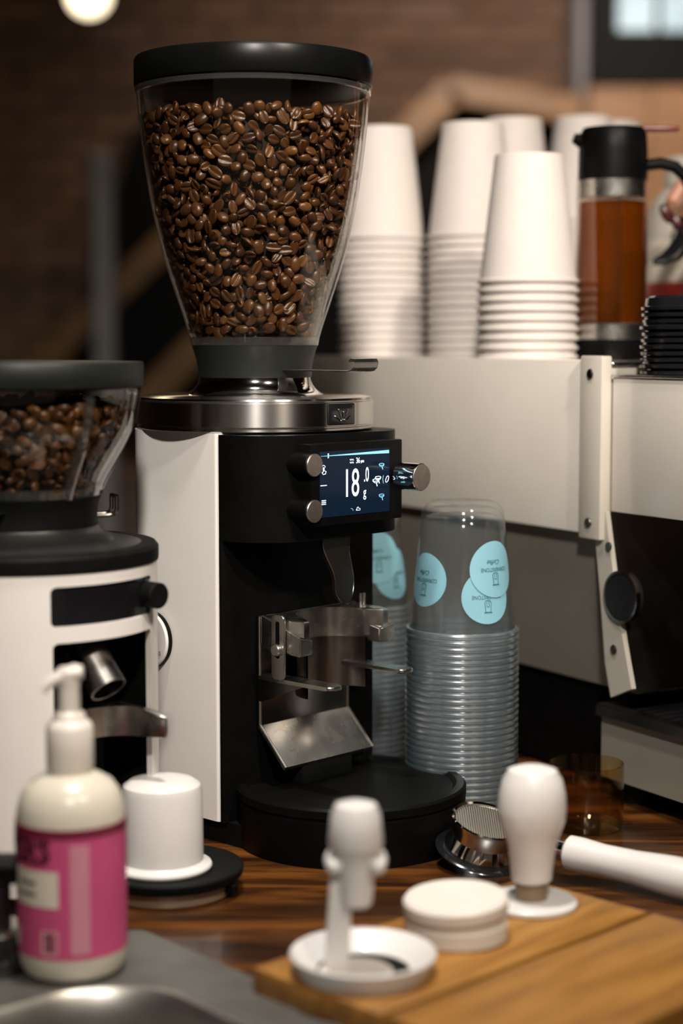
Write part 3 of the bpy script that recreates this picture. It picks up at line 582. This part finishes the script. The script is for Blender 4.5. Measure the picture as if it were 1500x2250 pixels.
k = obj('round_knob', cyl(NB(), (.041, .006, .186), (.041, -.004, .186), .0215, 48, .002), 'black_gloss', em)
obj('knob_ring', lathe(NB(), [(.0205, 0), (.0228, 0), (.0228, .004), (.0205, .004)], 48, T(.041, -.0005, .186) @ XZ, True), 'chrome', k)
obj('plinth', box(NB(), -.60, .01, .04, .49, .004, .0935), 'black', em)  # black box stands in for the shaded void between the machine's legs
tr = obj('drip_tray', box(NB(), .006, .33, .0055, .5, .021, .0755), 'grey_gloss', em)
for (x0, x1, y0, y1) in ((.004, .332, .0, .012), (.004, .016, .012, .5), (.32, .332, .012, .5)): obj('tray_rim', box(NB(), x0, x1, y0, y1, .0757, .0868, .001, 1), 'steel_dark', tr)
obj('tray_well', box(NB(), .016, .32, .012, .5, .0757, .079), 'black', tr)
bar = None
for i in range(24):
    o = obj('grate_bar', box(NB(), -.003, .003, .012, .5, .0792, .0855, .0008, 1), 'black_gloss', tr) if bar is None else bar.copy()
    if bar is None: bar = o
    else: C.objects.link(o)
    o.location.x = .024 + i * .0126
for (x, y) in ((.03, .03), (.3, .03), (-.55, .08), (.3, .45)): obj('foot', cyl(NB(), (x, y, 0), (x, y, .0208), .014, 20), 'black_matte', em)

# ------------------------------------------------------------------ paper cups on the machine
ZM = .387; ch = .122; step = .0091
cup_bm = lathe(NB(), [(.0462, .0008), (.0478, .0002), (.0488, .0014), (.0488, .0034), (.0472, .0044), (.0464, .0040), (.0328, ch - .0012), (.0322, ch), (.0314, ch), (.0312, ch - .004), (0, ch - .0045), (0, ch - .0055), (.0318, ch - .005), (.0457, .003)], 64, close=False)
cup0 = None
for (X, Y, n, nm) in ((.0445, 1.97, 15, 'left stack beside the hopper'), (.1405, 1.932, 15, 'middle stack'), (.1795, 1.722, 9, 'short stack by the tea flask'),
                      (.194, 2.045, 17, 'stack behind the middle stack'), (.2815, 2.105, 18, 'stack behind the short stack'), (.334, 2.225, 19, 'rearmost stack behind the flask')):
    for i in range(n):
        if cup0 is None: o = cup0 = obj('paper_cup', cup_bm, 'paper')
        else: o = cup0.copy(); C.objects.link(o)
        j = n - 1 - i; o.location = (X + rng.normal() * .00018 * (i > 0), Y + rng.normal() * .00015, ZM + .0003 + i * step); o.rotation_euler = (0, 0, rng.uniform(0, 6))
        tag(o, f'white paper cup, {nth(j)} of the {nm}', 'paper cup', 'paper cups on the espresso machine')

# ------------------------------------------------------------------ clear cups with blue stickers
cch = .112; cst = .00545
cc_bm = lathe(NB(), [(.0452, .0045), (.0440, .012), (.0395, .055), (.0362, .092), (.0345, .1035), (.0310, .1095), (.0250, .112), (.0, .1105)], 64)
sleeve_bm = lathe(NB(), [(.0452, .0045), (.0440, .012), (.0420, .031), (.0401, .049)], 64)
rim_bm = lathe(NB(), [(.0452, .0045), (.0475, .0043), (.0487, .0028), (.0487, .0008), (.0475, 0), (.0462, .0008), (.0455, .003)], 64, close=True)
cc0 = rim0 = sl0 = None
def sticker(cup, ang, zc, rad, txt=True):
    def rr(z): return float(np.interp(z, [.0045, .055, .092], [.0452, .0395, .0362]))
    bm = NB(); rings = [[bm.verts.new((0, 0, .0))]]
    for q in range(1, 7): rings.append([bm.verts.new((rad * q / 6 * math.cos(2 * PI * i / 40), rad * q / 6 * math.sin(2 * PI * i / 40), 0)) for i in range(40)])
    for A, B in zip(rings, rings[1:]):
        for i in range(40):
            j = (i + 1) % 40
            bm.faces.new((A[0], B[i], B[j]) if len(A) == 1 else (A[i], B[i], B[j], A[j]))
    s = obj('sticker', bm, 'sticker', cup)
    def wrap(o, h):
        for v in o.data.vertices: z = zc + v.co.y; r = rr(z) + h + v.co.z; a = ang + v.co.x / rr(zc); v.co = (r * math.cos(a), r * math.sin(a), z)
    wrap(s, .0004)
    RX = Matrix.Rotation(PI, 4, 'Z')             # cups stand upside down, so does the print
    if txt:
        t = text('sticker_text', 'CORNERSTONE', .0046, 'ink_blue', s, RX, .85, .00005); wrap(t, .00065)
        t = text('sticker_text', 'Coffee', .0055, 'ink_blue', s, RX @ T(.001, -.0062, 0), .9, .00005, shear=.4); wrap(t, .00065)
        bm = NB()
        tube(bm, [(-.0022, -.0125, 0), (-.0030, -.0045, 0), (-.0018, -.0030, 0), (.0018, -.0030, 0), (.0030, -.0045, 0), (.0022, -.0125, 0), (-.0022, -.0125, 0)], .00028, 6)
        tube(bm, [(-.0034, -.0128, 0), (.0034, -.0128, 0)], .0004, 6); tube(bm, [(-.001, -.0042, 0), (-.0012, -.008, 0), (.0012, -.008, 0), (.001, -.0042, 0)], .00022, 6)
        lg_ = obj('sticker_logo', bm, 'ink_blue', s); wrap(lg_, .00065)
for (X, Y, n, nm, sts) in ((.103, 1.5, 30, 'stack before the espresso machine', [(0, -51, .0575, .0235), (1, -64, .0405, .0225), (1, -146, .053, .0225)]),
                           (.0175, 1.645, 30, 'stack hidden by the grinder', [(0, -66, .050, .0235), (1, -40, .040, .0235)])):
    for i in range(n):
        j = n - 1 - i
        if cc0 is None: o = cc0 = obj('clear_cup', cc_bm, 'cup_clear'); cc_me = o.data; r_ = rim0 = obj('rim', rim_bm, 'cup_rim', o)
        else:
            o = cc0.copy(); C.objects.link(o); r_ = rim0.copy(); C.objects.link(r_); r_.parent = o
        if 3 <= j:
            if sl0 is None: sl0 = bpy.data.meshes.new('clear_cup_nested'); sleeve_bm.to_mesh(sl0); sl0.materials.append(M['cup_clear']); sl0.polygons.foreach_set('use_smooth', [True] * len(sl0.polygons))
            o.data = sl0
        else: o.data = cc_me
        o.location = (X + rng.normal() * .0001, Y + rng.normal() * .0001, .0003 + i * cst)
        tag(o, f'clear plastic cup, {nth(j)} of the {nm}', 'plastic cup', 'clear cups stacked on the counter')
        for (jj, a_, zc, rad) in sts:
            if jj == j: sticker(o, R(a_), zc, rad)

# ------------------------------------------------------------------ tea flask
tf = tag(empty('tea_flask', (.2615, 1.735, ZM + .0003), R(0)), 'glass flask of amber tea with black lid, steel bands and handle', 'flask')
obj('base', lathe(NB(), [(0, 0), (.0325, 0), (.034, .003), (.034, .0195), (0, .0195)], 64), 'black', tf)
obj('lower_band', lathe(NB(), [(.0, .0197), (.0342, .0197), (.0342, .0345), (.0, .0345)], 64), 'steel', tf)
obj('glass', lathe(NB(), [(.0345, .0347), (.0345, .155), (.0333, .155), (.0333, .0347)], 64, close=True), 'carafe_glass', tf)
obj('tea', lathe(NB(), [(0, .0352), (.0328, .0352), (.0328, .151), (0, .151)], 64), 'tea', tf)
obj('upper_band', lathe(NB(), [(.0, .1552), (.0345, .1552), (.0345, .1715), (.0, .1715)], 64), 'steel', tf)
ld_ = obj('lid', lathe(NB(), [(0, .1717), (.0335, .1717), (.0330, .20), (.0318, .216), (.029, .2215), (0, .2235)], 64), 'black', tf)
obj('spout', tube(NB(), [(-.024, 0, .207), (-.034, 0, .211), (-.0385, 0, .2125)], [.010, .006, .0045], 14), 'black', ld_)
obj('thumb_lever', box(NB(), .015, .063, -.006, .006, .2185, .2235, .0022, 2), 'red', ld_)
obj('handle', tube(NB(), [(.028, 0, .186), (.046, 0, .1885), (.060, 0, .185), (.070, 0, .176), (.077, 0, .160), (.080, 0, .140), (.080, 0, .10), (.074, 0, .055), (.060, 0, .034), (.045, 0, .028), (.03, 0, .027)], .0058, 14), 'black', tf)

# ------------------------------------------------------------------ black lids, jug, hand with pourer
lidb = lathe(NB(), [(.0435, 0), (.0452, .0005), (.0455, .003), (.0425, .004), (.0415, .0105), (.0395, .0125), (.036, .0115), (.0345, .0085), (0, .0085), (0, .0075), (.0350, .0075), (.0400, .010), (.0405, .003), (.043, .002)], 64, close=False)
lx = Vector((.2226, 1.55, 0)) + Vector((.5, -.866, 0)) * .068 + Vector((.866, .5, 0)) * .050; ld0 = None
for i in range(11):
    if ld0 is None: o = ld0 = obj('cup_lid', lidb, 'black_gloss')
    else: o = ld0.copy(); C.objects.link(o)
    o.location = (lx.x + rng.normal() * .0006, lx.y, .3768 + i * .0054); tag(o, f'black plastic cup lid, {nth(10 - i)} of the stack at the right edge', 'cup lid', 'black lids on the espresso machine')
jg = tag(empty('milk_jug', (.385, 1.985, ZM + .0003)), 'off white jug with red label behind the tea flask', 'jug')
obj('body', lathe(NB(), [(0, 0), (.043, 0), (.046, .004), (.046, .14), (.040, .172), (.026, .188), (.0, .188)], 48), 'jug', jg)
obj('cap', lathe(NB(), [(0, .1882), (.0285, .1882), (.0285, .218), (.027, .2195), (0, .2195)], 40), 'jug', jg)
obj('label', lathe(NB(), [(.0462, .070), (.0462, .128)], 48), 'label_white', jg); obj('label_band', lathe(NB(), [(.0465, .060), (.0465, .082)], 48), 'label_red', jg)
obj('tag', box(NB(), .012, .04, -.05, -.04, .192, .204, .002, 2), 'green', jg)
HY = 1.80
hd_ = bpy.data.meshes.new('person'); HV = []; HE = []; HR = []
def hv(u, v, dy, r): HV.append(at(u, v, HY + dy)); HR.append(r); return len(HV) - 1
w0 = hv(1830, 255, .06, .030); w1 = hv(1700, 318, .03, .023); pm = hv(1625, 365, .01, .024); HE += [(w0, w1), (w1, pm)]
el = hv(2200, 60, .12, .042); HE.append((el, w0))
for ch_ in ([(1556, 372, .012, .0125), (1508, 398, .010, .0098), (1479, 440, .008, .0086), (1467, 474, .006, .0072)],
            [(1575, 398, -.008, .0125), (1530, 434, -.012, .0098), (1503, 470, -.012, .0086), (1494, 497, -.010, .0072)],
            [(1592, 430, -.024, .0120), (1552, 470, -.030, .0095), (1528, 502, -.028, .0084), (1520, 525, -.024, .0070)],
            [(1612, 462, -.036, .0110), (1578, 505, -.042, .0085), (1558, 532, -.040, .0076), (1550, 552, -.036, .0064)],
            [(1590, 430, .034, .0130), (1545, 480, .034, .0105), (1516, 516, .024, .0085)]):
    prev = pm
    for q in ch_: cur_ = hv(*q); HE.append((prev, cur_)); prev = cur_
hd_.from_pydata(HV, HE, []); ho = bpy.data.objects.new('person', hd_); C.objects.link(ho)
sk_ = ho.modifiers.new('skin', 'SKIN'); sk_.use_smooth_shade = True
for i, v in enumerate(hd_.skin_vertices[0].data): v.radius = (HR[i], HR[i]); v.use_root = (i == pm)
sb = ho.modifiers.new('sub', 'SUBSURF'); sb.levels = 2; sb.render_levels = 2
dg = bpy.context.evaluated_depsgraph_get(); me = bpy.data.meshes.new_from_object(ho.evaluated_get(dg)); ho.modifiers.clear(); ho.data = me; me.materials.append(M['skin'])
for p in me.polygons: p.use_smooth = True
tag(ho, 'hand with dark nail polish reaching in from the right edge', 'person')
for (u, v, dy) in ((1463, 470, -.001), (1489, 493, -.0175), (1515, 521, -.031)):
    c_ = at(u, v, HY + dy); bm = NB(); bmesh.ops.create_uvsphere(bm, u_segments=14, v_segments=10, radius=1, matrix=Matrix.Translation(c_) @ Matrix.Rotation(R(-28), 4, 'Y') @ Matrix.Diagonal((.0055, .0035, .0105, 1))); obj('nail', bm, 'nail', ho)
pr = tag(empty('pourer', at(1512, 505, HY - .004)), 'black pouring spout held between the fingers at the right edge', 'spout')
obj('cap', lathe(NB(), [(0, -.014), (.016, -.014), (.018, -.012), (.018, -.004), (.0155, -.002), (.0155, .004), (.018, .006), (.018, .012), (0, .014)], 40), 'black_gloss', pr)
obj('spout', tube(NB(), [tuple(at(u, v, HY - .004 - .012) - at(1512, 505, HY - .004)) for u, v in ((1512, 505), (1498, 535), (1480, 556), (1458, 570), (1434, 577))], [.012, .011, .009, .0065, .003], 16), 'black_gloss', pr)

# ------------------------------------------------------------------ soap bottle
sx_, sy_ = -.1725, 1.108
sb_ = tag(empty('soap_bottle', (sx_, sy_, .0042)), 'pump bottle of soap with pink label standing at the sink', 'soap bottle')
obj('bottle', lathe(NB(), [(0, 0), (.027, 0), (.0315, .0022), (.0340, .0075), (.0347, .014), (.0347, .097), (.0340, .106), (.0315, .1155), (.0265, .1225), (.0195, .1265), (.0150, .1285), (.0140, .132), (0, .132)], 72), 'soap_body', sb_)
lb = obj('label', lathe(NB(), [(.0349, .0165), (.0350, .0165), (.0350, .0985), (.0349, .0985)], 72), 'pink', sb_)
obj('label_band', lathe(NB(), [(.03495, .0935), (.0353, .0935), (.0353, .0995), (.0345, .0995)], 72), 'pink_dark', lb)
def patch(name, a0, a1, z0, z1, m, r=.03518): return obj(name, lathe(NB(), [(r, z0), (r + .00012, z0), (r + .00012, z1), (r, z1)], 20, None, False, R(-90 + a0), R(-90 + a1)), m, lb)
patch('label_panel', -78, -5, .050, .073, 'label_white'); patch('label_stripe', 7, 27, .020, .090, 'pink_light'); patch('label_tab', -84, -60, .021, .034, 'label_white')
for q in (.0645, .0575): patch('label_line', -55, -30, q - .0012, q + .0012, 'ink', .0354)
patch('label_line', -70, -18, .0765, .0785, 'pink_dark')
t = text('label_text', "MEYER'S", .0185, 'label_ink', lb, None, .80, .00005, 'RIGHT', bold=.0007); cylmap(t, .0356, R(-90 - 13), .0852)
t = text('label_mark', 'S', .015, 'ink', lb, None, .9, .00005, bold=.0005); cylmap(t, .0356, R(-90 - 15), .0275)
bm = NB(); tube(bm, [(.0035 * sx1 * 1.4, .006 * sz1 * 1.2, 0) for sx1, sz1 in ((-1, -1), (1, -1), (1, 1), (-1, 1), (-1, -1))], .0004, 6); o = obj('label_mark', bm, 'label_white', lb); cylmap(o, .0353, R(-90 - 15), .0275)
pu = obj('pump', lathe(NB(), [(0, .1315), (.0147, .1315), (.0150, .1325), (.0150, .157), (.0138, .160), (.0105, .1625), (.0095, .166), (.0068, .168), (.0066, .182), (0, .182)], 48), 'plastic_cream', sb_)
obj('nozzle', tube(NB(), [(.0088, 0, .1925), (.004, 0, .1925), (-.006, -.002, .1895), (-.0135, -.004, .1855), (-.0165, -.005, .1810)], [.0055, .0072, .0060, .0048, .0042], 20, flat=.75), 'plastic_cream', pu)
obj('pump_head', lathe(NB(), [(.0064, .180), (.0072, .188), (.0078, .193), (.006, .1955), (0, .196)], 32), 'plastic_cream', pu)

# ------------------------------------------------------------------ black tap at the left edge
tp = tag(empty('sink_tap', (-.222, 1.105, .0042)), 'small black tap beside the soap bottle at the left edge', 'tap')
obj('base', lathe(NB(), [(0, 0), (.020, 0), (.021, .003), (.0205, .018), (.017, .024), (0, .025)], 40), 'black_gloss', tp)
obj('collar', lathe(NB(), [(.0, .0252), (.0172, .0252), (.0178, .0275), (.0172, .030), (0, .030)], 40), 'steel', tp)
obj('post', lathe(NB(), [(0, .0302), (.011, .0302), (.011, .058), (0, .058)], 32), 'black_gloss', tp)
obj('lever', box(NB(), -.05, .024, -.013, .013, .0582, .074, .005, 3), 'black', tp)

# ------------------------------------------------------------------ inverted cup on the round scale
tr_ = tag(empty('round_scale', (-.1285, 1.283, 0)), 'black round scale dish with tan base beside the soap bottle', 'scale')
obj('base', lathe(NB(), [(0, 0), (.046, 0), (.048, .0015), (.0495, .0115), (0, .0115)], 72), 'tan', tr_)
obj('dish', lathe(NB(), [(0, .0116), (.0535, .0116), (.0555, .014), (.0562, .0185), (.0550, .0198), (.0525, .0180), (.0, .0165)], 72), 'black_matte', tr_)
obj('spout_tab', box(NB(), .046, .056, -.004, .004, .004, .0112, .001, 1, Matrix.Rotation(R(-22), 4, 'Z')), 'black', tr_)
dc = obj('dosing_cup', lathe(NB(), [(.0, .0672), (.014, .0670), (.0235, .0655), (.0285, .0620), (.0300, .0570), (.0304, .0060), (.0320, .0042), (.0362, .0030), (.0368, .0015), (.0362, 0), (.0285, 0), (.0285, .055), (0, .062)], 72), 'plastic_white')
dc.location = (-.1325, 1.283, .0180); tag(dc, 'white dosing cup turned upside down on the black scale dish', 'cup')

# ------------------------------------------------------------------ tamping board and tools
BZ = .020; bmx = T(-.055, 1.065, 0) @ Matrix.Rotation(R(45), 4, 'Z')
bd_ = tag(empty('tamping_board', (-.055, 1.065, 0), R(45)), 'wooden board of two planks holding white tamping tools', 'board')
for i in range(2):
    obj('plank', box(NB(), 0, .262, -.1095 - i * .1145, 0 - i * .1145, .003, BZ, .0012, 2), 'board', bd_)
obj('batten', box(NB(), .02, .24, -.215, -.01, 0, .0032), 'frame_dark', bd_)
# tool stand: white dish, stem, clip
dx_, dy_ = .0132, 1.056
ts = tag(empty('tool_stand', (dx_, dy_, BZ + .0002)), 'white ring dish with upright stem and clip at the front of the board', 'tool stand')
obj('dish', lathe(NB(), [(.029, 0), (.040, 0), (.0445, .0095), (.0450, .0125), (.0440, .0135), (.0425, .0130), (.0318, .0030), (.0300, .0020), (.0290, .0020)], 72, close=True), 'plastic_white', ts)
obj('dish_floor', lathe(NB(), [(0, .0002), (.0288, .0002), (.0288, .0010), (0, .0010)], 48), 'black_matte', ts)
obj('inset_disc', lathe(NB(), [(0, .0011), (.0225, .0011), (.0228, .002), (.0222, .0028), (0, .0028)], 48, T(-.0045, -.0040, 0)), 'plastic_cream', ts)
mxs_ = T(-.0165, -.002, .002) @ Matrix.Rotation(R(3.2), 4, 'Y'); obj('stem', prism(NB(), rrect(-.0072, .0072, -.0022, .0022, .0015, 3), 0, .074, .001, 1, mxs_), 'plastic_white', ts)
obj('clip', tube(NB(), [((-.0045 + .0150 * math.cos(t)), .0150 * math.sin(t), .0705 + .004 * math.sin(t)) for t in np.linspace(R(-150), R(-150) - R(240), 20)], .0042, 12), 'plastic_white', ts)
for a_ in (-150, -150 - 240): obj('clip_tip', (lambda bm: (bmesh.ops.create_uvsphere(bm, u_segments=16, v_segments=12, radius=.0052, matrix=T(-.0045 + .0150 * math.cos(R(a_)), .0150 * math.sin(R(a_)), .0705 + .004 * math.sin(R(a_)))), bm)[1])(NB()), 'plastic_white', ts)
th_ = obj('tamping_tool', lathe(NB(), [(0, 0), (.0085, 0), (.0098, .0015), (.0105, .010), (.0112, .024), (.0128, .032), (.0160, .0365), (.0168, .0400), (.0150, .0570), (.0125, .0625), (.006, .0645), (0, .0648)], 56), 'plastic_white')
th_.location = (dx_ - .0045, dy_, BZ + .0425); tag(th_, 'small white knobbed handle held upright in the clip over the ring dish', 'tool')
# distributor puck
dp = tag(empty('coffee_distributor', (.0745, 1.123, BZ + .0002)), 'white two-part coffee distributor puck in the middle of the board', 'distributor')
obj('lower_disc', lathe(NB(), [(0, 0), (.0325, 0), (.0335, .001), (.0335, .0105), (.0310, .0115), (0, .0115)], 64), 'plastic_cream', dp)
o = obj('upper_disc', lathe(NB(), [(0, .0), (.0315, 0), (.0315, .005), (.0338, .006), (.0342, .0075), (.0342, .0135), (.0325, .0155), (0, .0160)], 64), 'plastic_cream', dp); o.location = (0, 0, .0112); o.rotation_euler = (R(1.5), R(-2.5), 0)
# tamper
tm = tag(empty('tamper', (.1300, 1.186, BZ + .0002)), 'large white tamper with bulb handle standing on its flat disc', 'tamper')
obj('base_disc', lathe(NB(), [(0, 0), (.0305, 0), (.0315, .0008), (.0315, .0032), (.030, .0045), (.012, .0052), (0, .0052)], 64), 'plastic_white', tm)
obj('ferrule', lathe(NB(), [(0, .0053), (.0112, .0053), (.0110, .0185), (0, .0185)], 40), 'tan', tm)
obj('handle', lathe(NB(), [(0, .0172), (.0125, .0172), (.0140, .019), (.0145, .026), (.0165, .042), (.0195, .052), (.0228, .060), (.0235, .068), (.0228, .078), (.0205, .088), (.0165, .0945), (.009, .0970), (0, .0975)], 64), 'plastic_white', tm)

# ------------------------------------------------------------------ portafilter
pf = tag(empty('portafilter', (.1075, 1.345, .0), 0), 'upturned portafilter with perforated steel basket and white handle', 'portafilter')
pmx = T(-.001, 0, .0105) @ Matrix.Rotation(R(12), 4, 'Y') @ Matrix.Rotation(R(14), 4, 'X') @ Matrix.Scale(1.08, 4)
obj('flange', lathe(NB(), [(.020, 0), (.0315, 0), (.0322, .0006), (.0315, .0014), (.026, .003), (.020, .003)], 64, pmx, True), 'black_gloss', pf)
obj('basket', lathe(NB(), [(.0215, .002), (.0255, .002), (.0262, .0045), (.0245, .008), (.0222, .0125), (.0232, .019), (.0252, .0235), (.0258, .0262), (.0248, .0272), (.0232, .0262), (.0228, .0245)], 72, pmx), 'chrome', pf)
obj('mesh', lathe(NB(), [(0, .0256), (.012, .0256), (.0218, .0252), (.0230, .0246)], 48, pmx), 'perforated', pf)
hdv = Vector((.150, -.098, -.010)).normalized(); n0 = Vector((.024, -.012, .0245)); n1 = n0 + hdv * .030
obj('neck', cyl(NB(), n0, n0 + hdv * .048, .0076, 32, .0008), 'chrome', pf)
hl = []; 
for s, r in ((0, .0105), (.002, .0128), (.012, .0130), (.030, .0118), (.055, .0125), (.085, .0148), (.115, .0150), (.128, .0125), (.133, .006)): hl.append((r, s))
q = hdv.to_track_quat('Z', 'Y').to_matrix().to_4x4(); hz = Matrix.Translation(n0 + hdv * .046) @ q
obj('handle', lathe(NB(), [(0, 0)] + hl + [(0, .134)], 48, hz), 'plastic_white', pf)

# ------------------------------------------------------------------ amber glass
ag = obj('amber_glass', lathe(NB(), [(0, 0), (.028, 0), (.0300, .002), (.0312, .010), (.0312, .0545), (.0306, .0553), (.0300, .0545), (.0299, .010), (.0275, .005), (0, .0045)], 64), 'amber_glass')
ag.location = (.2045, 1.455, .0002); tag(ag, 'empty amber tinted glass tumbler behind the tamper', 'glass')
